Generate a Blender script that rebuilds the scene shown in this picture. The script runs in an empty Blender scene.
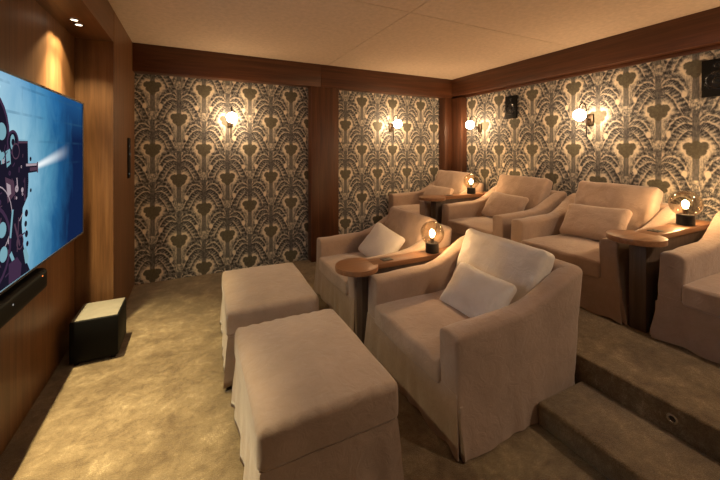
import bpy, bmesh, math, random
from mathutils import Vector, Matrix, Euler
from mathutils import noise as mnoise
random.seed(7)
scene = bpy.context.scene
COL = scene.collection
PI = math.pi

# ------------------------------------------------------------------ node helpers
class S:
    """a node socket with arithmetic"""
    def __init__(self, t, s): self.t, self.s = t, s
    def _m(self, op, *a, clamp=False):
        n = self.t.nodes.new('ShaderNodeMath'); n.operation = op; n.use_clamp = clamp
        for i, v in enumerate((self,) + a):
            if isinstance(v, S): self.t.links.new(v.s, n.inputs[i])
            else: n.inputs[i].default_value = v
        return S(self.t, n.outputs[0])
    def __add__(s, o): return s._m('ADD', o)
    def __radd__(s, o): return s._m('ADD', o)
    def __sub__(s, o): return s._m('SUBTRACT', o)
    def __rsub__(s, o): return (s * -1.0) + o
    def __mul__(s, o): return s._m('MULTIPLY', o)
    def __rmul__(s, o): return s._m('MULTIPLY', o)
    def __truediv__(s, o): return s._m('DIVIDE', o)
    def abs(s): return s._m('ABSOLUTE')
    def sqrt(s): return s._m('SQRT')
    def sin(s): return s._m('SINE')
    def min(s, o): return s._m('MINIMUM', o)
    def max(s, o): return s._m('MAXIMUM', o)
    def gt(s, o): return s._m('GREATER_THAN', o)
    def wrap(s, hi, lo): return s._m('WRAP', hi, lo)
    def smooth(s, lo, hi):
        """1 below lo, 0 above hi"""
        n = s.t.nodes.new('ShaderNodeMapRange'); n.interpolation_type = 'SMOOTHSTEP'
        s.t.links.new(s.s, n.inputs['Value'])
        n.inputs['From Min'].default_value = lo; n.inputs['From Max'].default_value = hi
        n.inputs['To Min'].default_value = 1.0; n.inputs['To Max'].default_value = 0.0
        return S(s.t, n.outputs[0])

def new_mat(name):
    m = bpy.data.materials.new(name); m.use_nodes = True
    t = m.node_tree
    return m, t, t.nodes['Principled BSDF']

def coords(t, kind='Object'):
    return t.nodes.new('ShaderNodeTexCoord').outputs[kind]

def mapping(t, vec, scale=(1, 1, 1), loc=(0, 0, 0)):
    n = t.nodes.new('ShaderNodeMapping'); t.links.new(vec, n.inputs[0])
    n.inputs['Scale'].default_value = scale; n.inputs['Location'].default_value = loc
    return n.outputs[0]

def noise(t, vec, scale, detail=3.0, rough=.55, dist=0.0, out='Fac'):
    n = t.nodes.new('ShaderNodeTexNoise'); t.links.new(vec, n.inputs['Vector'])
    n.inputs['Scale'].default_value = scale; n.inputs['Detail'].default_value = detail
    n.inputs['Roughness'].default_value = rough; n.inputs['Distortion'].default_value = dist
    return n.outputs[out]

def ramp(t, fac, stops):
    n = t.nodes.new('ShaderNodeValToRGB'); t.links.new(fac.s if isinstance(fac, S) else fac, n.inputs[0])
    e = n.color_ramp.elements
    while len(e) < len(stops): e.new(.5)
    for el, (p, c) in zip(e, stops):
        el.position = p; el.color = (*c, 1)
    return n.outputs[0]

def mix(t, fac, a, b, mode='MIX'):
    n = t.nodes.new('ShaderNodeMix'); n.data_type = 'RGBA'; n.blend_type = mode
    for v, k in ((fac, 0), (a, 6), (b, 7)):
        if isinstance(v, S): t.links.new(v.s, n.inputs[k])
        elif isinstance(v, bpy.types.NodeSocket): t.links.new(v, n.inputs[k])
        elif k == 0: n.inputs[0].default_value = v
        else: n.inputs[k].default_value = (*v, 1)
    return n.outputs[2]

def bump(t, bsdf, h, strength, dist):
    n = t.nodes.new('ShaderNodeBump'); t.links.new(h, n.inputs['Height'])
    n.inputs['Strength'].default_value = strength; n.inputs['Distance'].default_value = dist
    t.links.new(n.outputs[0], bsdf.inputs['Normal'])

def plain(name, col, rough=.5, metal=0.0, spec=.5):
    m, t, b = new_mat(name)
    v = coords(t)
    c = ramp(t, noise(t, v, 30), [(.3, tuple(x * .92 for x in col)), (.7, tuple(min(1, x * 1.08) for x in col))])
    t.links.new(c, b.inputs['Base Color'])
    b.inputs['Roughness'].default_value = rough; b.inputs['Metallic'].default_value = metal
    b.inputs['Specular IOR Level'].default_value = spec
    return m

def emit(name, col, strength):
    m = bpy.data.materials.new(name); m.use_nodes = True
    t = m.node_tree; t.nodes.clear()
    o = t.nodes.new('ShaderNodeOutputMaterial'); e = t.nodes.new('ShaderNodeEmission')
    e.inputs[0].default_value = (*col, 1); e.inputs[1].default_value = strength
    t.links.new(e.outputs[0], o.inputs[0])
    return m

def wood(name, axis, dark, mid, light, scale=1.0, rough=.42, plank=None):
    """axis = direction of the grain"""
    m, t, b = new_mat(name)
    v = coords(t)
    sc = [14 * scale, 14 * scale, 14 * scale]; sc['XYZ'.index(axis)] = .8 * scale
    mv = mapping(t, v, tuple(sc))
    n1 = noise(t, mv, 1.6, 5, .6, .6)
    sc2 = [90 * scale, 90 * scale, 90 * scale]; sc2['XYZ'.index(axis)] = 2.0 * scale
    n2 = noise(t, mapping(t, v, tuple(sc2)), 1.5, 3, .6)
    f = S(t, n1) * .7 + S(t, n2) * .3
    c = ramp(t, f, [(.32, dark), (.5, mid), (.68, light)])
    if plank:
        ax, w = plank                                           # veneer sheets with slightly different tone
        sep = t.nodes.new('ShaderNodeSeparateXYZ'); t.links.new(v, sep.inputs[0])
        p = S(t, sep.outputs['XYZ'.index(ax)]) / w
        k = p._m('FLOOR')
        wn = t.nodes.new('ShaderNodeTexWhiteNoise'); wn.noise_dimensions = '1D'
        t.links.new(k.s, wn.inputs['W'])
        tone = S(t, wn.outputs['Value']) * .3 + .85
        g = t.nodes.new('ShaderNodeCombineColor')
        for i in range(3): t.links.new(tone.s, g.inputs[i])
        c = mix(t, 1.0, c, g.outputs[0], 'MULTIPLY')
        seam = (p._m('FRACT') - .5).abs().gt(.5 - .0025 / w)
        c = mix(t, seam * .55, c, (.02, .008, .004))
    t.links.new(c, b.inputs['Base Color'])
    b.inputs['Roughness'].default_value = rough
    bump(t, b, n2, .12, .002)
    return m

def fabric(name, col, var=.10, sheen=.35):
    m, t, b = new_mat(name)
    v = coords(t)
    n1 = noise(t, v, 7, 4, .6, .4); n2 = noise(t, mapping(t, v, (1, 1, 1)), 420, 2)
    f = S(t, n1) * .75 + S(t, n2) * .25
    lo = tuple(x * (1 - var) for x in col); hi = tuple(min(1, x * (1 + var)) for x in col)
    t.links.new(ramp(t, f, [(.35, lo), (.65, hi)]), b.inputs['Base Color'])
    b.inputs['Roughness'].default_value = .92
    b.inputs['Sheen Weight'].default_value = sheen; b.inputs['Sheen Roughness'].default_value = .5
    b.inputs['Specular IOR Level'].default_value = .2
    h = S(t, noise(t, v, 16, 4, .6, 1.2)) * .8 + S(t, n2) * .12
    bump(t, b, h.s, .45, .016)
    return m

def carpet(name):
    m, t, b = new_mat(name)
    v = coords(t)
    n1 = noise(t, v, 4.6, 4, .62, .4)                             # brushed pile patches
    n2 = noise(t, mapping(t, v, (1, 1.25, 1)), 13, 3, .62, .8)
    n3 = noise(t, v, 210, 2, .7)
    n4 = noise(t, v, 26, 3, .6, 1.0)
    f = S(t, n1) * .34 + S(t, n2) * .20 + S(t, n4) * .16 + S(t, n3) * .30
    c = ramp(t, f, [(.38, (.095, .062, .034)), (.49, (.165, .116, .064)), (.56, (.235, .172, .100)), (.63, (.40, .31, .19))])
    t.links.new(c, b.inputs['Base Color'])
    b.inputs['Roughness'].default_value = 1.0; b.inputs['Specular IOR Level'].default_value = .05
    b.inputs['Sheen Weight'].default_value = .25
    h = S(t, n3) * .7 + S(t, n2) * .5
    bump(t, b, h.s, .6, .012)
    return m

def wallpaper(name, axis, u0, flip=1.0):
    """palm trees in half-drop repeat, drawn by distance functions"""
    m, t, b = new_mat(name)
    v = coords(t)
    wob = t.nodes.new('ShaderNodeTexNoise'); t.links.new(v, wob.inputs['Vector'])
    wob.inputs['Scale'].default_value = 26; wob.inputs['Detail'].default_value = 2
    sepw = t.nodes.new('ShaderNodeSeparateColor'); t.links.new(wob.outputs['Color'], sepw.inputs[0])
    sep = t.nodes.new('ShaderNodeSeparateXYZ'); t.links.new(v, sep.inputs[0])
    wu = S(t, sepw.outputs[0]) - .5; wv = S(t, sepw.outputs[1]) - .5
    U = (S(t, sep.outputs['XYZ'.index(axis)]) - u0) * flip; V = S(t, sep.outputs[2])
    PW, PH, Z0 = .4735, .634, 1.985
    fine = S(t, noise(t, v, 55, 3, .7)); vfine = S(t, noise(t, mapping(t, v, (120, 120, 25)), 1.0, 2, .6))
    def length(a, c): return (a * a + c * c).sqrt()
    layers = []
    FRONDS = ((3.4, 18.0, .178, .048), (-1.4, 8.0, .095, .034), (.0, 9.0, .150, .050), (2.0, 12.0, .195, .052), (1.1, 9.6, .205, .056))
    for du, dv in ((0, 0), (PW / 2, PH / 2)):
        x0 = (U + du).wrap(PW / 2, -PW / 2)
        y0 = (V - (Z0 + dv)).wrap(.36, .36 - PH)
        x = x0.abs() + wu * .014; y = y0 + wv * .014
        xs = x0.abs() + wu * .05; ys = y0 + wv * .05              # shaggier copy for the fronds
        # fruit cluster
        bulb = (length(x - .045, y - .016) - .035).min(length(x, y - .018) - .040).min(length(x - .026, y + .024) - .037).min(length(x, y + .052) - .032)
        halo = (length(x - .026, y - .004) - .080).min((x + y * -.16).max((y + .24) * -1.0).max(y - .03) - .050)
        trunk = (x - .022).max(y - .30).max((y + .25) * -1.0)
        # palm fronds : arching spines with hanging leaflets, a light edge along the top
        xf = x0.abs() + wu * .022; yf = y0 + wv * .022
        fronds = []
        for a_, b_, xe, Lm in FRONDS:
            q = xf / xe
            d = xf * (a_ - xf * b_) - (yf - .165)
            d = d / (1.0 + (xf * (-2 * b_) + a_).abs() * .55)           # towards true distance on the steep tips
            env = (q * (1.0 - q) * 4.0)._m('MAXIMUM', 0.0).sqrt() * Lm
            body = (d - env).max(d * -1.0)
            edge = ((d + .006).abs() - .0062).max((q - .97) * .1)
            hat = ((xf * .9 + d * .75 + wv * .004) * (2 * PI / .0155)).sin()
            fronds.append((body.max((q - 1.0) * .1), edge, hat, d / Lm))
        curl = length((xf - .168) * 1.25, (yf - .118) * .85) - .023
        layers.append((bulb, halo, trunk, fronds, curl))
    cream = (.80, .71, .58)
    c = ramp(t, fine * .5 + vfine * .5, [(.38, (.065, .064, .066)), (.49, (.26, .248, .228)), (.60, (.64, .57, .46))])
    for k in range(len(FRONDS)):
        for L in layers:
            body, edge, hat, dd = L[3][k]
            f = fine * .80 + hat * .075 + dd * .19 + .035
            bc = ramp(t, f, [(.38, (.028, .028, .034)), (.50, (.095, .094, .098)), (.60, (.25, .243, .23)), (.70, (.52, .47, .39))])
            c = mix(t, body.smooth(-.006, .009), c, bc)
            c = mix(t, edge.smooth(-.007, .004) * (fine * 2.4 - .62)._m('MAXIMUM', 0.0)._m('MINIMUM', .9), c, cream)
    for L in layers: c = mix(t, L[4].smooth(-.006, .006), c, cream)
    for L in layers:
        c = mix(t, (L[1] + (fine - .5) * .09 + wu * .03).smooth(-.024, .014), c, (.82, .73, .59))
    for L in layers:
        tr = ramp(t, fine * .5 + vfine * .5, [(.38, (.045, .046, .055)), (.62, (.165, .162, .16))])
        c = mix(t, L[2].smooth(-.006, .005) * .9, c, tr)
        bc = ramp(t, fine, [(.35, (.095, .086, .062)), (.7, (.160, .146, .106))])
        c = mix(t, (L[0] + (fine - .5) * .02).smooth(-.006, .005), c, bc)
    t.links.new(c, b.inputs['Base Color'])
    b.inputs['Roughness'].default_value = .6; b.inputs['Specular IOR Level'].default_value = .3
    return m

# ------------------------------------------------------------------ materials
M = {}
M['paper_far'] = wallpaper('wallpaper_far', 'X', -.387)
M['paper_rear'] = wallpaper('wallpaper_rear', 'Y', 1.690, -1.0)
DK, MD, LT = (.046, .016, .008), (.092, .032, .013), (.140, .053, .022)
M['wood_v'] = wood('walnut_vertical', 'Z', (.085, .037, .015), (.140, .063, .025), (.200, .098, .041), plank=('Y', .42))
M['wood_vx'] = wood('walnut_return', 'Z', (.085, .037, .015), (.140, .063, .025), (.200, .098, .041))
M['wood_soffit'] = wood('walnut_soffit', 'Y', (.075, .032, .013), (.115, .050, .020), (.155, .070, .029))
M['beam_x'] = wood('beam_grain_x', 'X', DK, MD, LT)
M['beam_y'] = wood('beam_grain_y', 'Y', DK, MD, LT)
M['beam_z'] = wood('beam_grain_z', 'Z', DK, MD, LT)
M['console'] = wood('console_wood', 'X', (.17, .075, .032), (.26, .122, .055), (.35, .175, .085), scale=1.4, rough=.38)
M['pedestal'] = wood('pedestal_wood', 'Z', (.055, .034, .024), (.085, .054, .038), (.12, .08, .056), scale=1.4, rough=.5)
M['carpet'] = carpet('brushed_carpet')
M['tan'] = fabric('linen_tan', (.36, .258, .200))
M['tan_cushion'] = fabric('linen_tan_cushion', (.40, .292, .230))
M['pale'] = fabric('linen_pale', (.72, .67, .62), .05)
M['ottoman'] = fabric('linen_ottoman', (.365, .265, .205))
M['ceiling'] = plain('ceiling_paint', (.60, .475, .365), .9, 0, .2)
M['shadow_gap'] = plain('dark_gap', (.01, .008, .007), .9)
M['black'] = plain('satin_black', (.008, .008, .009), .42, 0, .3)
M['black_matte'] = plain('matte_black', (.006, .006, .0065), .6, 0, .15)
M['bronze'] = plain('dark_bronze', (.045, .028, .016), .4, .6)
M['rod'] = plain('blackened_rod', (.010, .006, .004), .6, 0, .2)
M['brass'] = plain('brass_screw', (.55, .40, .18), .3, 1)
M['steel'] = plain('brushed_steel', (.55, .53, .50), .25, 1)
M['bezel'] = plain('bezel_metal', (.10, .10, .105), .35, .7)
M['sub_top'] = plain('subwoofer_reflection_top', (.22, .20, .165), .3, 0, .6)  # grey stands in for soffit light reflected on the black top
M['leg'] = plain('dark_leg', (.03, .018, .010), .5)
M['cone'] = plain('speaker_cone', (.010, .011, .014), .25, 0, .4)
M['socket'] = plain('socket_plate', (.05, .045, .035), .4, .4)
WARM = (1.0, .60, .27)
M['opal'] = emit('opal_globe_lit', (1.0, .67, .37), 85.0)
M['bulb'] = emit('bulb_lit', (1.0, .63, .30), 480.0)
M['spot_lens'] = emit('spot_lens_lit', (1.0, .82, .58), 6.0)
M['led'] = emit('orange_led', (1.0, .25, .05), 1.5)
M['dot'] = emit('button_dot', (.9, .85, .75), .35)

def glass_mat():
    m = bpy.data.materials.new('smoked_glass'); m.use_nodes = True
    t = m.node_tree; t.nodes.clear()
    o = t.nodes.new('ShaderNodeOutputMaterial'); mx = t.nodes.new('ShaderNodeMixShader')
    tr = t.nodes.new('ShaderNodeBsdfTransparent'); gl = t.nodes.new('ShaderNodeBsdfGlossy')
    fr = t.nodes.new('ShaderNodeLayerWeight'); fr.inputs['Blend'].default_value = .32
    v = coords(t)
    c = ramp(t, noise(t, v, 9, 2), [(.3, (.80, .76, .69)), (.7, (.87, .83, .75))])
    t.links.new(c, tr.inputs[0]); gl.inputs[0].default_value = (.75, .70, .62, 1); gl.inputs[1].default_value = .04
    t.links.new(fr.outputs['Facing'], mx.inputs[0]); t.links.new(tr.outputs[0], mx.inputs[1]); t.links.new(gl.outputs[0], mx.inputs[2])
    t.links.new(mx.outputs[0], o.inputs[0])
    return m
M['glass'] = glass_mat()

def screen_mat():
    """the blue still on the screen: brick wall, haze, light beam, added fill glow at the unseen left"""
    m = bpy.data.materials.new('screen_picture_blue'); m.use_nodes = True
    t = m.node_tree; t.nodes.clear()
    o = t.nodes.new('ShaderNodeOutputMaterial'); e = t.nodes.new('ShaderNodeEmission')
    v = coords(t); sep = t.nodes.new('ShaderNodeSeparateXYZ'); t.links.new(v, sep.inputs[0])
    y = S(t, sep.outputs[1]); z = S(t, sep.outputs[2])            # y 1.31..2.83, z .79..1.65
    haze = S(t, noise(t, mapping(t, v, (1, 2.2, 1.2)), 3.2, 5, .6, .5)) - .5
    g = (y - 1.73) / 1.02 + haze * .35 + ((z - 1.25).abs() * .25) - .03
    c = ramp(t, (g + .45) / 1.45, [((p + .45) / 1.45, k) for p, k in ((-.34, (9.0, 9.8, 10.6)), (-.14, (2.2, 2.6, 2.9)), (.06, (.29, .46, .52)), (.30, (.15, .31, .41)), (.47, (.055, .185, .29)), (.64, (.011, .070, .165)), (.86, (.004, .011, .042)))])  # unseen left end made overbright, added to throw cool light on the seats
    up = ((z - 1.40) * 3.0)._m('MULTIPLY', 1.0, clamp=True)       # the upper right is a clearer blue
    c = mix(t, up * .45, c, (.022, .15, .38))
    # bricks, faint, in the upper half
    row = (z / .115); k = row._m('FLOOR')
    col = (y / .26) + k * .5
    mort = ((row._m('FRACT') - .5).abs() - .44).max((col._m('FRACT') - .5).abs() - .475)
    patch = S(t, noise(t, v, 5, 3)).smooth(.42, .60)
    mk = mort.smooth(-.01, .03)
    c = mix(t, (1.0 - mk) * patch * (z - 1.15)._m('MULTIPLY', 3.0, clamp=True) * .35, c, (.02, .07, .13))
    # beam
    bl = z - (1.262 + (y - 2.085) * .165)
    w = (y - 2.085) * .050 + .013
    bm = ((bl / w).abs()).smooth(.0, 1.6) * (y - 2.09).smooth(.0, .50) * (y - 2.085).gt(0.0)
    c = mix(t, bm * .85, c, (.72, .74, .74))
    ed = ((y - 2.07).abs() - .75).smooth(-.05, .012)
    c = mix(t, (1.0 - ed) * .6, c, (.004, .008, .03))
    t.links.new(c, e.inputs[0]); e.inputs[1].default_value = 1.3
    t.links.new(e.outputs[0], o.inputs[0])
    return m
M['screen'] = screen_mat()

# ------------------------------------------------------------------ object helpers
def link(name, me, mats, parent=None, loc=None, angle=35):
    for mm in (mats if isinstance(mats, (list, tuple)) else [mats]): me.materials.append(mm)
    me.validate(); me.update()
    if angle is not None:
        for p in me.polygons: p.use_smooth = True
        me.set_sharp_from_angle(angle=math.radians(angle))
    o = bpy.data.objects.new(name, me); COL.objects.link(o)
    if parent is not None: o.parent = parent
    if loc is not None: o.location = loc
    return o

def from_bm(name, bm, mats, parent=None, loc=None, angle=35, fix=True):
    if fix: bmesh.ops.recalc_face_normals(bm, faces=bm.faces)
    me = bpy.data.meshes.new(name); bm.to_mesh(me); bm.free()
    return link(name, me, mats, parent, loc, angle)

def box(bm, lo, hi, bev=0.0, seg=2, mi=0):
    vs = [bm.verts.new((x, y, z)) for x in (lo[0], hi[0]) for y in (lo[1], hi[1]) for z in (lo[2], hi[2])]
    fs = [bm.faces.new([vs[i] for i in q]) for q in ((0, 1, 3, 2), (4, 6, 7, 5), (0, 4, 5, 1), (2, 3, 7, 6), (0, 2, 6, 4), (1, 5, 7, 3))]
    for f in fs: f.material_index = mi
    if bev:
        es = list({e for f in fs for e in f.edges})
        bmesh.ops.bevel(bm, geom=es, offset=bev, segments=seg, profile=.5, affect='EDGES')

def boxes(name, lst, mat, parent=None, bev=0.0, loc=None):
    bm = bmesh.new()
    for lo, hi in lst: box(bm, lo, hi, bev)
    return from_bm(name, bm, mat, parent, loc)

def lathe(bm, prof, n=32, c=(0, 0, 0), axis='Z', mi=0, cap=True):
    rings = []
    for r, h in prof:
        ring = []
        for i in range(n):
            a = 2 * PI * i / n
            p = (r * math.cos(a), r * math.sin(a), h)
            if axis == 'X': p = (h, p[0], p[1])
            if axis == 'Y': p = (p[0], h, p[1])
            ring.append(bm.verts.new((p[0] + c[0], p[1] + c[1], p[2] + c[2])))
        rings.append(ring)
    for a, b in zip(rings, rings[1:]):
        for i in range(n):
            f = bm.faces.new((a[i], a[(i + 1) % n], b[(i + 1) % n], b[i])); f.material_index = mi
    if cap:
        for r in (rings[0], rings[-1]): bm.faces.new(r).material_index = mi

def tube(bm, pts, r, n=10):
    pts = [Vector(p) for p in pts]; rings = []
    for i, p in enumerate(pts):
        d = (pts[min(i + 1, len(pts) - 1)] - pts[max(i - 1, 0)]).normalized()
        a = d.orthogonal().normalized() if not rings else (prev - d * prev.dot(d)).normalized()
        prev = a; b = d.cross(a)
        rings.append([bm.verts.new(p + (a * math.cos(2 * PI * k / n) + b * math.sin(2 * PI * k / n)) * r) for k in range(n)])
    for a, b in zip(rings, rings[1:]):
        for i in range(n): bm.faces.new((a[i], a[(i + 1) % n], b[(i + 1) % n], b[i]))
    bm.faces.new(rings[0]); bm.faces.new(rings[-1])

def sphere(bm, c, r, nu=32, nv=16, v0=0.0, v1=PI):
    lathe(bm, [(max(r * math.sin(v0 + (v1 - v0) * i / nv), 1e-4), c[2] - r * math.cos(v0 + (v1 - v0) * i / nv)) for i in range(nv + 1)], nu, (c[0], c[1], 0))

def axis_samples(h, r, n):
    e = [h - r * k for k in (0, .12, .3, .55, .8, 1.0)]
    mid = [(-1 + 2 * i / n) * (h - r) for i in range(1, n)]
    return [-x for x in e] + mid + e[::-1]

def gridbox(name, hx, hy, hz, r, n, fn, mat, parent=None, loc=None, rot=None):
    """rounded box with a fine skin; fn(p, unit) -> deformed p"""
    ax = [axis_samples(h, min(r, h * .98), k) for h, k in zip((hx, hy, hz), n)]
    N = [len(a) for a in ax]; H = (hx, hy, hz)
    verts, idx, faces = [], {}, []
    def vid(i, j, k):
        key = (i, j, k)
        if key not in idx:
            p = Vector((ax[0][i], ax[1][j], ax[2][k]))
            inner = Vector([max(-(h - min(r, h * .98)), min(h - min(r, h * .98), c)) for c, h in zip(p, H)])
            d = p - inner
            q = inner + d.normalized() * min(r, 1e9) if d.length > 1e-9 else p
            # keep each axis within its half-size
            q = Vector([max(-h, min(h, c)) for c, h in zip(q, H)])
            u = Vector((q.x / hx, q.y / hy, q.z / hz))
            idx[key] = len(verts); verts.append(fn(q, u))
        return idx[key]
    for a, b, c in ((0, 1, 2), (1, 2, 0), (2, 0, 1)):
        for side in (0, N[c] - 1):
            for i in range(N[a] - 1):
                for j in range(N[b] - 1):
                    q = []
                    for di, dj in ((0, 0), (1, 0), (1, 1), (0, 1)):
                        key = [0, 0, 0]; key[a] = i + di; key[b] = j + dj; key[c] = side
                        q.append(vid(*key))
                    if side == 0: q.reverse()
                    if len(set(q)) == 4: faces.append(q)
    me = bpy.data.meshes.new(name); me.from_pydata([tuple(v) for v in verts], [], faces)
    o = link(name, me, mat, parent, loc, 60)
    if rot is not None: o.rotation_euler = rot
    return o

def nz(p, s, seed=0.0):
    return mnoise.noise(Vector((p[0] * s + seed, p[1] * s + seed * 1.7, p[2] * s - seed)))

def thing(name, label, cat, loc=(0, 0, 0), rotz=0.0, group=None):
    o = bpy.data.objects.new(name, None); COL.objects.link(o)
    o.empty_display_size = .1; o.location = loc; o.rotation_euler = (0, 0, rotz)
    return tag(o, label, cat, group)

def tag(o, label, cat, group=None):
    o['label'] = label; o['category'] = cat
    if group: o['group'] = group
    return o

def struct(o):
    o['kind'] = 'structure'; return o

def dup(root, label, loc, rot=None, group=None):
    r = root.copy(); COL.objects.link(r); r.location = loc; r['label'] = label
    if rot is not None: r.rotation_euler = rot
    if group: r['group'] = group
    for ch in list(root.children):
        c = ch.copy(); COL.objects.link(c); c.parent = r
        for g in list(ch.children):
            d = g.copy(); COL.objects.link(d); d.parent = c
    return r

# ------------------------------------------------------------------ the room
YF, XR, ZC, YB = 4.0, 3.5, 2.373, -1.0          # far wall, rear wall, ceiling, wall behind the viewer
XL, XN = -.54, -.765                            # left wall face, back of its niche
YN = 3.05                                       # end of the niche
RISE, XS, XP = .115, 1.50, 1.86                 # step
ZP = .235                                       # platform
struct(boxes('floor', [((-1.0, YB - .1, -.12), (XR + .1, YF + .1, 0))], M['carpet']))
bm = bmesh.new(); box(bm, (XP, YB, .0005), (XR - .001, YF - .001, ZP), .012, 3)
struct(from_bm('platform', bm, M['carpet']))
bm = bmesh.new(); box(bm, (XS, YB, .0005), (XP - .0005, 1.105, RISE), .018, 3)
struct(from_bm('step', bm, M['carpet']))
struct(boxes('wall_far', [((-1.0, YF, 0), (XR + .12, YF + .12, 2.6))], M['paper_far']))
struct(boxes('wall_rear', [((XR, YB - .1, 0), (XR + .12, YF, 2.6))], M['paper_rear']))
struct(boxes('wall_back', [((-1.0, YB - .12, 0), (XR, YB, 2.6))], M['wood_vx']))
struct(boxes('wall_left', [((-1.0, YB, 0), (XN, YN, 2.6))], M['wood_v']))
struct(boxes('trim_1', [((XN + .0005, YN - .018, 0), (XL, YN, 2.135))], M['wood_vx']))          # end panel of the niche
struct(boxes('trim_2', [((XN + .0005, YB, 2.135), (XL, YN - .0005, ZC))], M['wood_soffit']))     # dropped soffit over the screen
struct(boxes('door_1', [((-1.0, YN + .008, 0), (XL, YF - .0005, ZC))], M['wood_vx']))            # flush panel door
# ceiling in four panels with open joints
g = .003; sx, sy = 1.452, 2.115
struct(boxes('ceiling', [((-1.0, YB - .1, ZC), (sx - g, sy - g, ZC + .05)), ((sx + g, YB - .1, ZC), (XR + .1, sy - g, ZC + .05)),
                         ((-1.0, sy + g, ZC), (sx - g, YF + .1, ZC + .05)), ((sx + g, sy + g, ZC), (XR + .1, YF + .1, ZC + .05)),
                         ((-1.0, YB - .1, ZC + .0505), (XR + .1, YF + .1, ZC + .08))], M['ceiling']))
# beams and posts framing the wallpaper
FB, RB = 3.87, 3.39
struct(boxes('trim_3', [((XL + .0005, FB, 2.102), (1.365, YF - .0005, ZC - .0005)), ((1.368, FB, 2.102), (RB - .0005, YF - .0005, ZC - .0005))], M['beam_x'], bev=.003))
struct(boxes('trim_4', [((RB, YB, 2.122), (XR - .0005, YF - .0005, ZC - .0005)), ((XR - .03, YB, 2.09), (XR - .0005, YF - .0005, 2.1215))], M['beam_y'], bev=.003))
struct(boxes('trim_5', [((1.245, FB + .001, .0005), (1.597, YF - .0005, 2.1015))], M['beam_z'], bev=.003))
struct(boxes('trim_6', [((3.262, FB + .001, ZP + .001), (RB, YF - .0005, 2.1015))], M['beam_z'], bev=.003))
struct(boxes('trim_7', [((RB + .001, 3.68, ZP + .001), (XR - .0005, YF - .0005, 2.0895))], M['beam_z'], bev=.003))

# ------------------------------------------------------------------ armchair
W, T, D = .895, .120, .850
def arm_h(u):
    pts = [(0, .519), (.25, .524), (.44, .532), (.53, .547), (.59, .576), (.65, .622), (.71, .666), (.77, .690), (.86, .694), (2, .694)]
    for (a, ha), (b, hb) in zip(pts, pts[1:]):
        if u <= b:
            k = (u - a) / (b - a); return ha + (hb - ha) * k
def make_frame_mesh():
    # centre line of the U in plan : (x, y, outward normal, half thickness)
    TB = .105
    path = []
    hy = W / 2 - T / 2; rc = .026
    us = [0.0, .003, .008, .022] + [.05 + i * (.735 - .05) / 26 for i in range(27)]
    for u in us: path.append((u, -hy, (0, -1), T / 2))
    ccx, ccy = D - TB / 2 - rc, -(hy - rc)
    for i in range(1, 10):
        a = PI / 2 * i / 10
        path.append((ccx + rc * math.sin(a), ccy - rc * math.cos(a), (math.sin(a), -math.cos(a)), (T * (1 - i / 10) + TB * i / 10) / 2))
    for i in range(15):
        path.append((D - TB / 2, -(hy - rc) + 2 * (hy - rc) * i / 14, (1, 0), TB / 2))
    for (x, y, n, th) in path[len(us) + 8::-1]: path.append((x, -y, (n[0], -n[1]), th))
    bm = bmesh.new(); rings = []
    nP = len(path)
    for k, (x, y, n, th) in enumerate(path):
        h = arm_h(x)
        endk = min(k, nP - 1 - k)
        shr = (.012, .005, .001, 0)[endk] if endk < 4 else 0
        prof = []
        zs = [.006, .04, .08, .13, .19, .25, .32, .39, .46]
        ztop = h - .032
        zs = [z for z in zs if z < ztop - .015] + [ztop]
        while len(zs) < 10: zs.insert(-1, (zs[-2] + zs[-1]) / 2)
        for z in zs: prof.append((th, z))
        for a in (18, 36, 54, 72): prof.append((th - .020 * (1 - math.cos(math.radians(a))), ztop + .027 * math.sin(math.radians(a))))
        prof.append((0, h)); 
        for a in (72, 54, 36, 18): prof.append((-th + .036 * (1 - math.cos(math.radians(a))), ztop + .027 * math.sin(math.radians(a))))
        for z in (ztop, ztop - .05, .40, .33, .24, .10): prof.append((-th, z))
        ring = []
        back = max(0.0, n[0])                                      # 1 on the back, 0 on the arms
        for o, z in prof:
            o2 = o * (1 - shr / th) if shr else o
            z2 = z - shr * (1 if z > .3 else 0)
            out = 0.0
            if o > 0:
                out = .016 * (1 - back) * max(0, 1 - z / .30) ** 1.5            # skirt flares outwards
                if endk < 7: out += .014 * max(0, 1 - z / .2) * (1 - endk / 7)
                sway = .007 * math.sin(k * .9 + math.sin(k * .37) * 2) * max(0, 1 - z / .22)
                out += sway
            q = max(0.0, min(1.0, (x - .50) / .26)); q = q * q * (3 - 2 * q)
            inn = .030 * (1 - q) * z / .55                         # arms lean inwards a little
            p = Vector((x + n[0] * (o2 + out) + .085 * q * max(0, (z - .05) / .64) ** 1.2, y + n[1] * (o2 + out - inn), z2))
            w = nz(p, 4.5, 2.0) * .009 + nz((p.x * .6 + p.y * .6, p.y * .4, p.z * 1.6 - p.x * .8), 11, 5.0) * .006
            p += Vector((n[0], n[1], .35)) * w * (1 if abs(o) > .01 else .6)
            if z <= .006: p.z = .006 + .003 * math.sin(k * 1.3)
            p.x -= .45
            ring.append(bm.verts.new(p))
        rings.append(ring)
    m = len(rings[0])
    for a, b in zip(rings, rings[1:]):
        for i in range(m - 1): bm.faces.new((a[i], b[i], b[i + 1], a[i + 1]))
        bm.faces.new((a[m - 1], b[m - 1], b[0], a[0]))
    for r in (rings[0], rings[-1]): bm.faces.new(r)
    box(bm, (.02 - .45, -W / 2 + T - .02, .06), (D - .1 - .45, W / 2 - T + .02, .235), .01)
    bmesh.ops.recalc_face_normals(bm, faces=bm.faces)
    me = bpy.data.meshes.new('slipcover'); bm.to_mesh(me); bm.free()
    return me

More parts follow.
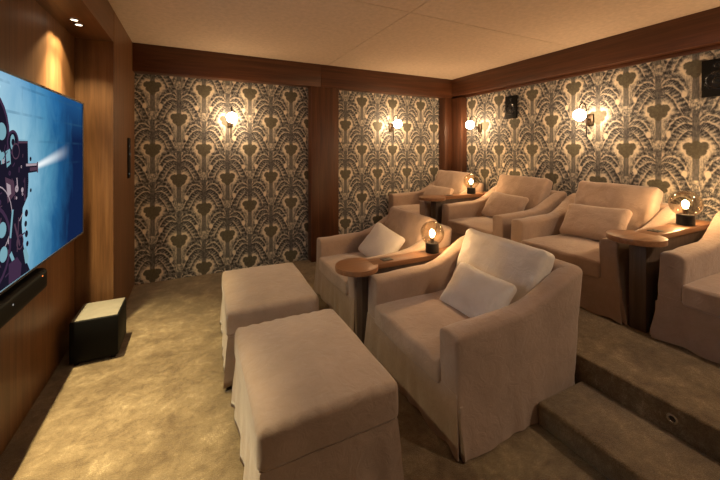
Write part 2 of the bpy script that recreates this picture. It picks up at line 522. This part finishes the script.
def make_chair(label, loc):
    t = thing('armchair', label, 'armchair', loc, 0, 'slipcovered armchairs')
    link('slipcover', make_frame_mesh(), M['tan'], t, None, 50)
    # front skirt panel, full width, hanging to the floor
    bm = bmesh.new(); nx, nh = 48, 10
    gridv = []
    for j in range(nh + 1):
        z = .008 + (.262 - .008) * j / nh; row = []
        for i in range(nx + 1):
            y = -W / 2 + .004 + (W - .008) * i / nx
            low = max(0, 1 - z / .24)
            e = min(i, nx - i)
            x = -.002 - low * (.006 + .005 * math.sin(i * .75 + math.sin(i * .31) * 1.5)) - (.012 * low * max(0, 1 - e / 5))
            zz = z + (.006 * math.sin(i * .5) if j == 0 else 0)
            y *= (W / 2 - .003 - .030 * z / .55 + .016 * max(0, 1 - z / .30) ** 1.5) / (W / 2)
            x += nz((x, y, z), 9, 3) * .004
            row.append((x - .45, y, zz))
        gridv.append(row)
    fr = [[bm.verts.new(p) for p in row] for row in gridv]
    bk = [[bm.verts.new((p[0] + .006, p[1], p[2])) for p in row] for row in gridv]
    for j in range(nh):
        for i in range(nx):
            bm.faces.new((fr[j][i], fr[j][i + 1], fr[j + 1][i + 1], fr[j + 1][i]))
            bm.faces.new((bk[j][i], bk[j + 1][i], bk[j + 1][i + 1], bk[j][i + 1]))
    for i in range(nx):
        for j in (0, nh): bm.faces.new((fr[j][i], fr[j][i + 1], bk[j][i + 1], bk[j][i]))
    for j in range(nh):
        for i in (0, nx): bm.faces.new((fr[j][i], fr[j + 1][i], bk[j + 1][i], bk[j][i]))
    from_bm('skirt', bm, M['tan'], t, None, 50)
    # pleat linings at the front corners
    for s in (-1, 1):
        bm = bmesh.new()
        box(bm, (.004 - .45, s * (W / 2 - .03) - .027, .02), (.022 - .45, s * (W / 2 - .03) + .027, .22), .004)
        from_bm('pleat_lining', bm, M['tan'], t)
    # seat cushion
    iw = W / 2 - T - .010
    def fs(p, u):
        z = p.z
        if p.z > 0: z += .030 * (1 - u.x ** 2) * (1 - u.y ** 2) + .004 * nz(p, 6, 1)
        x = p.x - (.010 * (1 - u.y ** 4) if u.x < -.9 else 0)
        w = nz(p, 7, 9) * .004
        return Vector((x + w, p.y * (1 - .012 * u.z ** 2), z + w))
    gridbox('seat_cushion',   .335, iw, .060, .020, (14, 16, 4), fs, M['tan_cushion'], t, (-.45 + .322, 0, .302))
    # big loose back cushion
    def fb(p, u):
        q = (1 - u.y ** 2) * (1 - u.z ** 2)
        x = p.x * (.80 + .36 * q ** .6)
        x += .010 * nz(p, 7, 4) + .009 * nz(p, 17, 7) * (.4 + abs(u.y))
        z = p.z * (1 - .022 * (1 - u.y ** 2) * (1 if u.z > 0 else .3)) + .014 * nz((p.y, p.z, 0), 6, 2)
        y = p.y * (1 - .025 * (1 - u.z ** 2)) + .006 * nz(p, 6, 8)
        crease = .010 * math.exp(-((p.y - .14) / .02) ** 2) * max(0, u.z - .4) + .010 * math.exp(-((p.y + .1) / .018) ** 2) * max(0, u.z - .5)
        return Vector((x + (crease if p.x < 0 else -crease * .3), y, z))
    gridbox('back_cushion', .080, iw - .002, .226, .038, (5, 22, 18), fb, M['tan_cushion'], t, (-.45 + .728, 0, .578), (0, math.radians(23), 0))
    return t

def pillow(label, loc, rot, hw, hh, mat, th=.062, seed=0.0):
    def fp(p, u):
        q = max(0, (1 - abs(u.y) ** 2.6) * (1 - abs(u.z) ** 2.6))
        x = p.x * (.34 + .78 * q ** .55) + .006 * nz(p, 9, seed) + .005 * nz(p, 20, seed + 3) * (abs(u.y) + .2)
        y = p.y * (1 - .055 * (1 - u.z ** 2)); z = p.z * (1 - .06 * (1 - u.y ** 2)) + .006 * nz((p.y, p.z, 0), 6, seed)
        return Vector((x, y, z))
    o = gridbox('throw_pillow', th, hw, hh, .035, (4, 20, 16), fp, mat, None, loc, rot)
    return tag(o, label, 'cushion', 'throw pillows on the armchairs')

CY = dict(near=1.570, mid=2.630, r4=.598, r3=1.628, r2=2.532, r1=3.538)
FX, RX1, RX = 1.03 + .45, 2.352 + .45, 2.43 + .45
near = make_chair('front row armchair nearest the viewer, pale back cushion, its side beside the carpeted step', (FX, CY['near'], 0))
dup(near, 'front row armchair farther from the viewer, tan back cushion and small pale throw pillow', (FX, CY['mid'], 0))
dup(near, 'armchair at the far end of the platform, in the corner of the papered walls', (RX1, CY['r1'], ZP))
dup(near, 'platform armchair directly right of the small far lamp, left of the arm to arm pair', (RX, CY['r2'], ZP))
dup(near, 'platform armchair left of the rightmost globe lamp, right one of the arm to arm pair', (RX, CY['r3'], ZP))
dup(near, 'armchair on the platform cut off by the right edge, no throw pillow visible', (RX, CY['r4'], ZP))
for ch in near.children:                                          # the nearest chair's back cushion is in paler linen
    if ch.name.startswith('back_cushion'):
        ch.data = ch.data.copy(); ch.data.materials[0] = M['pale']
        ch['label'] = 'paler linen back cushion'
for r_ in [o for o in COL.objects if o.name.startswith('armchair')]:   # cushions plumped to different heights
    front = r_.location.z < .1
    if not front: r_.scale.y = .965
    for ch in r_.children:
        if ch.name.startswith('back_cushion'):
            ch.scale.z = .93 if front else 1.05; ch.location.z += -.016 if front else .012
rad = math.radians
pillow('rectangular pale pillow leaning on the back cushion of the nearest armchair', (1.505, 1.510, .478), (rad(1), rad(38), rad(0)), .222, .150, M['pale'], .060, 1)
pillow('square pale pillow in the farther front row armchair, beside the globe lamp', (1.49, 2.625, .495), (rad(17), rad(38), rad(20)), .190, .165, M['pale'], .062, 2)
pillow('tan pillow in the corner armchair at the end of the raised row', (2.352 + .47, CY['r1'] - .02, .742), (rad(2), rad(36), rad(4)), .235, .145, M['tan_cushion'], .058, 3)
pillow('tan pillow in the left armchair of the arm to arm pair on the platform', (2.43 + .47, CY['r2'] - .02, .748), (rad(2), rad(34), rad(0)), .235, .150, M['tan_cushion'], .060, 4)
pillow('tan pillow in the platform armchair left of the rightmost lit globe lamp', (2.43 + .475, CY['r3'] + .005, .752), (rad(-2), rad(36), rad(0)), .240, .150, M['tan_cushion'], .060, 5)

# ------------------------------------------------------------------ ottomans
def make_ottoman(label, loc):
    t = thing('ottoman', label, 'ottoman', loc, 0, 'ottomans in front of the front row')
    hx, hy = .272, .363
    def ft(p, u):
        z = p.z
        if p.z > 0: z += .034 * (1 - u.x ** 2) * (1 - u.y ** 2) + .003 * nz(p, 5, 2)
        w = .004 * nz(p, 8, 3)
        tuck = .006 * math.sin(p.x * 95 + 2 * nz(p, 9, 1)) * max(0, u.z) * (1 if u.y < -.9 or u.y > .9 else 0)
        return Vector((p.x + w, p.y + w + tuck, z))
    gridbox('top_cushion', hx, hy, .074, .028, (16, 22, 4), ft, M['ottoman'], t, (0, 0, .356))
    # skirt : a closed loop hanging from the cushion
    bm = bmesh.new(); loop = []
    r = .02
    def seg(a, b, n):
        for i in range(n): loop.append((a[0] + (b[0] - a[0]) * i / n, a[1] + (b[1] - a[1]) * i / n))
    X, Y = hx - .008, hy - .008
    seg((-X, -Y), (X, -Y), 26); seg((X, -Y), (X, Y), 34); seg((X, Y), (-X, Y), 26); seg((-X, Y), (-X, -Y), 34)
    rings = []; n = len(loop)
    for j in range(11):
        z = .035 + (.288 - .035) * j / 10; low = 1 - j / 10; ring = []
        for i, (x, y) in enumerate(loop):
            nx_, ny_ = (0, 0)
            if abs(x) > X - 1e-6: nx_ = math.copysign(1, x)
            if abs(y) > Y - 1e-6: ny_ = math.copysign(1, y)
            corner = nx_ and ny_
            off = low * (.010 + .007 * math.sin(i * .9 + 1.5 * math.sin(i * .23))) + (.012 * low if corner else 0) + .004 * nz((x, y, z), 8, 4)
            zz = z - (.016 * low * (1 if corner else .5 + .5 * math.sin(i * .4)) if j == 0 else 0)
            ring.append(bm.verts.new((x + nx_ * off, y + ny_ * off, zz)))
        rings.append(ring)
    for a, b in zip(rings, rings[1:]):
        for i in range(n): bm.faces.new((a[i], a[(i + 1) % n], b[(i + 1) % n], b[i]))
    bm.faces.new(rings[-1])
    o = from_bm('skirt', bm, M['ottoman'], t, None, 50)
    sol = o.modifiers.new('thickness', 'SOLIDIFY'); sol.thickness = .005; sol.offset = -1
    for sx_ in (-1, 1):
        for sy_ in (-1, 1):
            bm = bmesh.new(); lathe(bm, [(.013, 0), (.016, .02), (.022, .20)], 14, (sx_ * (hx - .045), sy_ * (hy - .045), .001))
            from_bm('leg', bm, M['leg'], t)
    return t
ott = make_ottoman('tan slipcovered ottoman nearest the viewer, in the centre foreground', (.452, 1.480, 0))
dup(ott, 'tan slipcovered ottoman behind the foreground one, closer to the papered wall', (.440, 2.375, 0), (0, 0, rad(-2)))

# ------------------------------------------------------------------ consoles between the armchairs
def make_console(label, loc, zt=.560, dx=0.0):
    t = thing('console_table', label, 'side table', loc, 0, 'wooden consoles between the armchairs')
    def slab(outline, z0, z1, name, mat, bev):
        bm = bmesh.new()
        lo = [bm.verts.new((x, y, z0)) for x, y in outline]; hi = [bm.verts.new((x, y, z1)) for x, y in outline]
        bm.faces.new(lo); bm.faces.new(hi)
        es = []
        for i in range(len(lo)):
            j = (i + 1) % len(lo); bm.faces.new((lo[i], lo[j], hi[j], hi[i]))
        bmesh.ops.recalc_face_normals(bm, faces=bm.faces)
        es = [e for e in bm.edges if abs(e.verts[0].co.z - e.verts[1].co.z) < 1e-6]
        bmesh.ops.bevel(bm, geom=es, offset=bev, segments=2, profile=.5, affect='EDGES')
        return from_bm(name, bm, mat, t, None, 30)
    R = .147
    slab([(dx + R * math.cos(2 * PI * i / 56), R * math.sin(2 * PI * i / 56)) for i in range(56)], zt - .034, zt, 'round_top', M['console'], .004)
    slab([(.10, -.062), (.955, -.062), (.955, .062), (.10, .062)], zt - .0345, zt + .0005, 'plank_top', M['console'], .003)
    boxes('pedestal', [((.02, -.045, .001), (.90, .045, zt - .035))], M['pedestal'], t, .004)
    pl = boxes('socket_plate', [((.195, -.030, zt + .0006), (.275, .030, zt + .0045))], M['socket'], t, .0015)
    for yy in (-.012, .012):
        bm = bmesh.new(); lathe(bm, [(.006, zt + .0046), (.006, zt + .0062)], 12, (.235, yy, 0)); from_bm('button', bm, M['black'], pl)
    return t
con = make_console('wooden console with round end between the two front row armchairs', (.990, 2.080, 0))
con2 = make_console('wooden console with round end beside the corner armchair at the far end of the platform', (2.375, 3.036, ZP), .585)
dup(con2, 'wooden console with round end on the platform nearest the right edge', (2.420, 1.1175, ZP))

# ------------------------------------------------------------------ globe lamps
def make_lamp(label, loc):
    t = thing('table_lamp', label, 'lamp', loc, 0, 'smoked glass globe lamps')
    bm = bmesh.new(); lathe(bm, [(.046, .001), (.050, .003), (.050, .070), (.047, .074), (.020, .0745)], 40)
    from_bm('base', bm, M['black'], t)
    bm = bmesh.new(); v0 = .38
    sphere(bm, (0, 0, .146), .090, 44, 26, v0, PI - .001)
    from_bm('globe', bm, M['glass'], t, None, 80)
    bm = bmesh.new(); lathe(bm, [(.014, .0746), (.014, .112), (.011, .114)], 20)
    from_bm('bulb_holder', bm, M['black'], t)
    bm = bmesh.new(); lathe(bm, [(.008, .1145), (.013, .122), (.019, .140), (.017, .155), (.010, .164), (.002, .167)], 20)
    from_bm('bulb', bm, M['bulb'], t, None, 80)
    return t
lamp = make_lamp('lit smoked glass globe lamp on the console between the front row armchairs', (1.625, 2.075, .561))
dup(lamp, 'lit smoked glass globe lamp beside the corner armchair at the far end of the platform', (2.955, 3.036, ZP + .586))
dup(lamp, 'lit smoked glass globe lamp on the rightmost console, in front of the rear wallpaper', (3.06, 1.1175, ZP + .586))

# ------------------------------------------------------------------ wall sconces (local: wall plane at x = 0, room towards -x)
def make_sconce(label, loc, rotz):
    t = thing('wall_sconce', label, 'wall lamp', loc, rotz, 'globe wall sconces')
    z = 0.0
    boxes('wall_plate', [((-.022, -.028, -.095), (-.0005, .028, .020))], M['bronze'], t, .004)
    boxes('bracket', [((-.075, -.007, -.045), (-.0225, .007, -.030))], M['bronze'], t, .002)
    bm = bmesh.new()
    pts = [(-.078, 0, -.215), (-.078, 0, -.10), (-.078, 0, .02), (-.078, 0, .065)]
    rr = .054
    for i in range(1, 15):
        a = PI * i / 14; pts.append((-.078 - rr + rr * math.cos(a), 0, .065 + rr * math.sin(a)))
    tube(bm, pts, .0062, 10)
    from_bm('curved_rod', bm, M['rod'], t, None, 60)
    bm = bmesh.new(); lathe(bm, [(.010, .053), (.018, .056), (.018, .066), (.006, .070)], 20, (-.078 - 2 * rr, 0, 0))
    from_bm('globe_cap', bm, M['bronze'], t)
    bm = bmesh.new(); sphere(bm, (-.078 - 2 * rr, 0, 0), .055, 32, 18)
    from_bm('globe', bm, M['opal'], t, None, 80)
    return t
ZS = 1.675
sc = make_sconce('lit globe sconce alone on the wide wallpaper panel left of the post', (.352, YF, ZS + .01), PI / 2)
dup(sc, 'lit globe sconce on the narrow wallpaper panel between the post and the corner', (2.42, YF, ZS + .01), (0, 0, PI / 2))
dup(sc, 'lit globe sconce on the rear wallpaper nearest the corner post', (XR, 3.425, ZS + .002), (0, 0, 0))
dup(sc, 'lit globe sconce on the rear wallpaper between the two black wall speakers', (XR, 1.99, ZS), (0, 0, 0))

dup(sc, 'lit globe sconce on the rear wallpaper outside the photo, next along past the second speaker', (XR, .560, ZS), (0, 0, 0))

# ------------------------------------------------------------------ wall speakers
def make_speaker(label, loc):
    t = thing('wall_speaker', label, 'speaker', loc, 0, 'black speakers in the rear wall')
    boxes('housing', [((-.020, -.085, -.140), (-.0005, .085, .140))], M['black_matte'], t, .004)
    bm = bmesh.new(); lathe(bm, [(.070, -.0205), (.072, -.025), (.062, -.027), (.058, -.022), (.030, -.016), (.026, -.020), (.012, -.026), (.001, -.027)], 36, (0, 0, -.022), 'X')
    from_bm('woofer', bm, M['cone'], t, None, 40)
    bm = bmesh.new(); lathe(bm, [(.026, -.0205), (.027, -.024), (.016, -.0235), (.012, -.027), (.001, -.029)], 28, (0, 0, .092), 'X')
    from_bm('tweeter', bm, M['cone'], t, None, 40)
    return t
sp = make_speaker('smaller looking black wall speaker near the beam, left of a globe sconce', (XR, 2.915, 1.865))
dup(sp, 'black wall speaker cut by the right edge of view, high on the wallpaper', (XR, 1.093, 1.880))

# ------------------------------------------------------------------ television
TX = -.670
tv = thing('television', 'large flat television on the walnut wall showing a blue film projector still', 'television', (TX, 2.07, 1.22))
def loc_tv(y, z, x=0.0): return (x, y - 2.07, z - 1.22)
boxes('housing', [((-.045, -.760, -.430), (-.004, .760, .430))], M['black'], tv, .004)
boxes('wall_bracket', [((XN - TX + .001, -.30, -.20), (-.0455, .30, .20))], M['black_matte'], tv, .003)
bm = bmesh.new()
for lo, hi in (((-.004, -.764, .424), (.003, .764, .434)), ((-.004, -.764, -.434), (.003, .764, -.424)),
               ((-.004, -.764, -.424), (.003, -.755, .424)), ((-.004, .755, -.424), (.003, .764, .424))):
    box(bm, lo, hi)
from_bm('bezel', bm, M['bezel'], tv)
# the panel itself keeps room coordinates in its mesh so that the picture is laid out in metres along the wall
bm = bmesh.new(); box(bm, (-.0035, 1.316, .797), (.0, 2.824, 1.643))
scr = from_bm('screen', bm, M['screen'], tv, (0, -2.07, -1.22))
P = dict(body=emit('picture_dark', (.010, .008, .018), 1.0), pink=emit('picture_mauve', (.075, .038, .060), 1.0), hi=emit('picture_highlight', (.36, .28, .31), 1.0),
         cyan=emit('picture_cyan', (.17, .34, .40), 1.0), rim=emit('picture_rim', (.045, .022, .05), 1.0))
pm = [P['body'], P['pink'], P['hi'], P['cyan'], P['rim']]
bm = bmesh.new(); _z = [0.0006]
def lay(): _z[0] += .00012; return _z[0]
def poly(pts, mi):
    x = lay(); f = bm.faces.new([bm.verts.new((x, y, z)) for y, z in pts]); f.material_index = mi
def disc(cy, cz, r, mi, r2=None, n=28, sq=1.0):
    x = lay()
    o = [bm.verts.new((x, cy + r * sq * math.cos(2 * PI * i / n), cz + r * math.sin(2 * PI * i / n))) for i in range(n)]
    if r2 is None: bm.faces.new(o).material_index = mi
    else:
        q = [bm.verts.new((x, cy + r2 * sq * math.cos(2 * PI * i / n), cz + r2 * math.sin(2 * PI * i / n))) for i in range(n)]
        for i in range(n): bm.faces.new((o[i], o[(i + 1) % n], q[(i + 1) % n], q[i])).material_index = mi
def stroke(a, b, w, mi):
    a, b = Vector(a), Vector(b); d = (b - a).normalized(); p = Vector((-d.y, d.x)) * w / 2
    poly([a + p, b + p, b - p, a - p], mi)
# upper reel with holes
disc(1.655, 1.395, .183, 0); disc(1.655, 1.395, .183, 4, .168)
for k in range(7):
    a = rad(8 + 360 / 7 * k); disc(1.655 + .122 * math.cos(a), 1.395 + .122 * math.sin(a), .034, 3); 
disc(1.655, 1.395, .040, 1, .034)
# lamp house, gate and mechanism in shadow
poly([(1.42, 1.30), (1.80, 1.30), (1.86, 1.345), (1.90, 1.378), (1.998, 1.380), (2.006, 1.20), (1.998, 1.135), (1.95, 1.09), (1.94, 1.02), (1.955, .93), (1.985, .85), (2.02, .80), (1.40, .80)], 0)
disc(1.862, 1.372, .050, 0); disc(1.862, 1.372, .050, 4, .040); disc(1.858, 1.372, .032, 3, None, 28, .6); disc(1.862, 1.372, .014, 0)
disc(1.885, 1.335, .034, 0); disc(1.885, 1.335, .034, 1, .028)
poly([(1.905, 1.376), (1.996, 1.378), (1.996, 1.370), (1.905, 1.368)], 1)
poly([(1.800, 1.335), (1.835, 1.345), (1.842, 1.285), (1.81, 1.27)], 3); poly([(1.765, 1.33), (1.79, 1.335), (1.795, 1.29), (1.765, 1.285)], 3)
rnd = random.Random(4)
for k in range(34):                                              # glints on rods, screws and guides
    y0, z0 = rnd.uniform(1.70, 1.97), rnd.uniform(.84, 1.33)
    if y0 > 1.92 and z0 < 1.12: continue
    a = rnd.choice((.2, 1.2, 1.5, 2.2, .7)); L = rnd.uniform(.015, .055)
    stroke((y0, z0), (y0 + L * math.cos(a), z0 + L * math.sin(a)), rnd.uniform(.004, .009), rnd.choice((1, 1, 4, 4, 2)))
for k in range(12):
    disc(rnd.uniform(1.72, 1.96), rnd.uniform(1.12, 1.30), rnd.uniform(.005, .016), rnd.choice((1, 4, 4, 2)), rnd.choice((None, .003)), 14)
poly([(1.962, 1.281), (2.078, 1.279), (2.078, 1.239), (1.962, 1.238)], 0)
poly([(1.962, 1.280), (2.072, 1.278), (2.072, 1.268), (1.962, 1.269)], 2); poly([(2.0, 1.262), (2.072, 1.262), (2.072, 1.246), (2.0, 1.246)], 1)
poly([(2.074, 1.285), (2.087, 1.284), (2.087, 1.235), (2.074, 1.234)], 1)
poly([(1.78, 1.235), (1.85, 1.215), (1.862, 1.16), (1.80, 1.13)], 1); poly([(1.79, 1.212), (1.822, 1.20), (1.828, 1.165), (1.80, 1.155)], 2)
disc(1.925, 1.17, .011, 2); stroke((1.948, 1.22), (1.950, 1.12), .005, 1); stroke((1.875, 1.225), (1.883, 1.175), .008, 2)
for yy, zz, rr in ((2.004, 1.30, .010), (2.006, 1.16, .009), (1.962, 1.065, .016), (1.955, 1.02, .013), (1.962, .975, .015), (1.97, .93, .012)): disc(yy, zz, rr, 0)
# lower loop and take-up reel
disc(1.700, 1.075, .135, 2, .130); disc(1.66, .98, .165, 4, .150)
for k in range(7):
    a = rad(30 + 360 / 7 * k); disc(1.66 + .11 * math.cos(a), .98 + .11 * math.sin(a), .030, 3)
stroke((1.835, 1.10), (1.815, .99), .014, 3); stroke((1.85, 1.04), (1.895, .94), .012, 1); stroke((1.885, 1.06), (1.872, .92), .008, 1)
disc(1.897, .955, .032, 1, .026); stroke((1.815, .93), (1.86, .86), .020, 3)
poly([(1.925, .912), (1.950, .922), (1.978, .872), (1.968, .846), (1.945, .850)], 3)
poly([(1.80, .89), (1.87, .90), (1.91, .86), (1.90, .81), (1.80, .81)], 4); disc(1.945, 1.0, .005, 2)
pic = from_bm('projector_picture', bm, pm, scr, None, None, fix=False)
for p_ in pic.data.polygons: pass

# ------------------------------------------------------------------ soundbar
sb = thing('soundbar', 'long black soundbar mounted right under the television', 'speaker', (-.70, 1.80, .700))
def fsb(p, u): return p
gridbox('cabinet', .036, .425, .054, .024, (2, 20, 3), fsb, M['black_matte'], sb)
boxes('wall_bracket', [((-.064, -.15, -.03), (-.030, .15, .03))], M['black_matte'], sb, .002)
bm = bmesh.new(); lathe(bm, [(.004, .0365), (.004, .0375)], 12, (0, .345, .030), 'X'); from_bm('indicator_light', bm, M['led'], sb)['label'] = 'small orange indicator light'
bm = bmesh.new(); lathe(bm, [(.004, .0365), (.004, .0375)], 12, (0, .05, .012), 'X'); from_bm('status_dot', bm, M['dot'], sb)

# ------------------------------------------------------------------ subwoofer
sw = thing('subwoofer', 'black box subwoofer on the carpet under the television wall', 'speaker', (-.570, 2.79, 0))
boxes('cabinet', [((-.125, -.145, .022), (.125, .145, .275))], M['black_matte'], sw, .006)
boxes('top_panel', [((-.118, -.138, .2753), (.118, .138, .280))], M['sub_top'], sw, .002)['label'] = 'glossy top panel, grey painted in for reflected light'
for a in (-1, 1):
    for c in (-1, 1):
        bm = bmesh.new(); lathe(bm, [(.014, .0008), (.016, .0215)], 14, (a * .095, c * .115, 0)); from_bm('foot', bm, M['black_matte'], sw)

# ------------------------------------------------------------------ small fittings
cp = thing('control_panel', 'tall narrow black control panel on the walnut wall beside the wallpaper', 'wall switch', (XL, 3.655, 1.268))
boxes('plate', [((.0005, -.055, -.18), (.010, .055, .18))], M['black_matte'], cp, .002)
for zz in (.13, .07, -.03, -.12): boxes('button', [((.0101, -.012, zz - .010), (.0125, .012, zz + .010))], M['bronze'], cp)
for yy, zz in ((-.02, .105), (.01, .035), (-.02, -.14)):
    bm = bmesh.new(); lathe(bm, [(.005, .0101), (.005, .012)], 10, (0, yy, zz), 'X'); from_bm('indicator_light', bm, M['dot'], cp)

st = thing('step_light', 'small round steel light set in the riser above the carpeted step', 'step light', (XP, .722, .176))
bm = bmesh.new(); lathe(bm, [(.020, -.0005), (.021, -.004), (.013, -.006), (.011, -.003)], 28, (0, 0, 0), 'X', cap=False); from_bm('ring', bm, M['steel'], st)
bm = bmesh.new(); lathe(bm, [(.011, -.0008), (.011, -.0028)], 20, (0, 0, 0), 'X'); from_bm('lens', bm, M['black'], st)

def make_downlight(label, loc, group='downlights in the soffit'):
    t = thing('downlight', label, 'downlight', loc, 0, group)
    bm = bmesh.new(); lathe(bm, [(.027, -.0005), (.027, -.004), (.020, -.005), (.018, -.001)], 28, cap=False); from_bm('trim_ring', bm, M['bronze'], t)
    bm = bmesh.new(); lathe(bm, [(.017, -.0006), (.017, -.003)], 24); from_bm('lens', bm, M['spot_lens'], t)
    return t
def spot(name, loc, target, power, angle, blend, col, rad_):
    l = bpy.data.lights.new(name, 'SPOT'); l.energy = power; l.spot_size = rad(angle); l.spot_blend = blend; l.color = col; l.shadow_soft_size = rad_
    o = bpy.data.objects.new(name, l); COL.objects.link(o); o.location = loc
    o.rotation_euler = (Vector(target) - Vector(loc)).to_track_quat('-Z', 'Y').to_euler()
    return o
SOFX = -.661
dl = make_downlight('lit downlight in the soffit above the television, left of the visible pair', (SOFX, 2.615, 2.135))
dup(dl, 'lit downlight in the soffit above the television, right of the visible pair', (SOFX, 2.705, 2.135))
dup(dl, 'lit downlight of the other soffit pair, outside the photo, nearer the viewer', (SOFX, 1.465, 2.135))
dup(dl, 'lit downlight of the other soffit pair, outside the photo, nearer the visible pair', (SOFX, 1.555, 2.135))
LW = (1.0, .81, .43)
for y in (2.615, 2.705, 1.555, 1.465):
    spot('soffit_spot', (SOFX, y, 2.125), (SOFX + .05, y - .16, 0), 175, 62, .9, LW, .012)
    spot('soffit_spill', (SOFX, y, 2.125), (SOFX, y, 0), 16, 104, .35, LW, .012)
# two unseen downlights added behind the viewer as fill light for the seats
for i, (x, y) in enumerate(((.9, -.45), (2.5, -.45))):
    dup(dl, 'added fill downlight behind the viewer, ' + ('on the screen side' if i == 0 else 'on the seating side'), (x, y, ZC), None, 'added fill downlights behind the viewer')
    spot('fill_spot', (x, y, ZC - .01), (x + .15, y + .9, 0), (14, 105)[i], 150, .9, (1.0, .77, .53), .04)

# ------------------------------------------------------------------ world, camera, view
w = bpy.data.worlds.new('World'); scene.world = w; w.use_nodes = True
w.node_tree.nodes['Background'].inputs[0].default_value = (.02, .018, .015, 1)

cam = bpy.data.cameras.new('Camera'); co = bpy.data.objects.new('Camera', cam); COL.objects.link(co)
yaw = math.atan(165 / 338)
co.location = (0, 0, 1.34); co.rotation_euler = (PI / 2, 0, -yaw)
cam.sensor_width = 36; cam.lens = 338 / 720 * 36; cam.shift_y = -90 / 720; cam.clip_start = .02
scene.camera = co
vs = scene.view_settings
vs.view_transform = 'Standard'; vs.look = 'None'; vs.exposure = 0.15; vs.gamma = 1.0; vs.use_curve_mapping = False
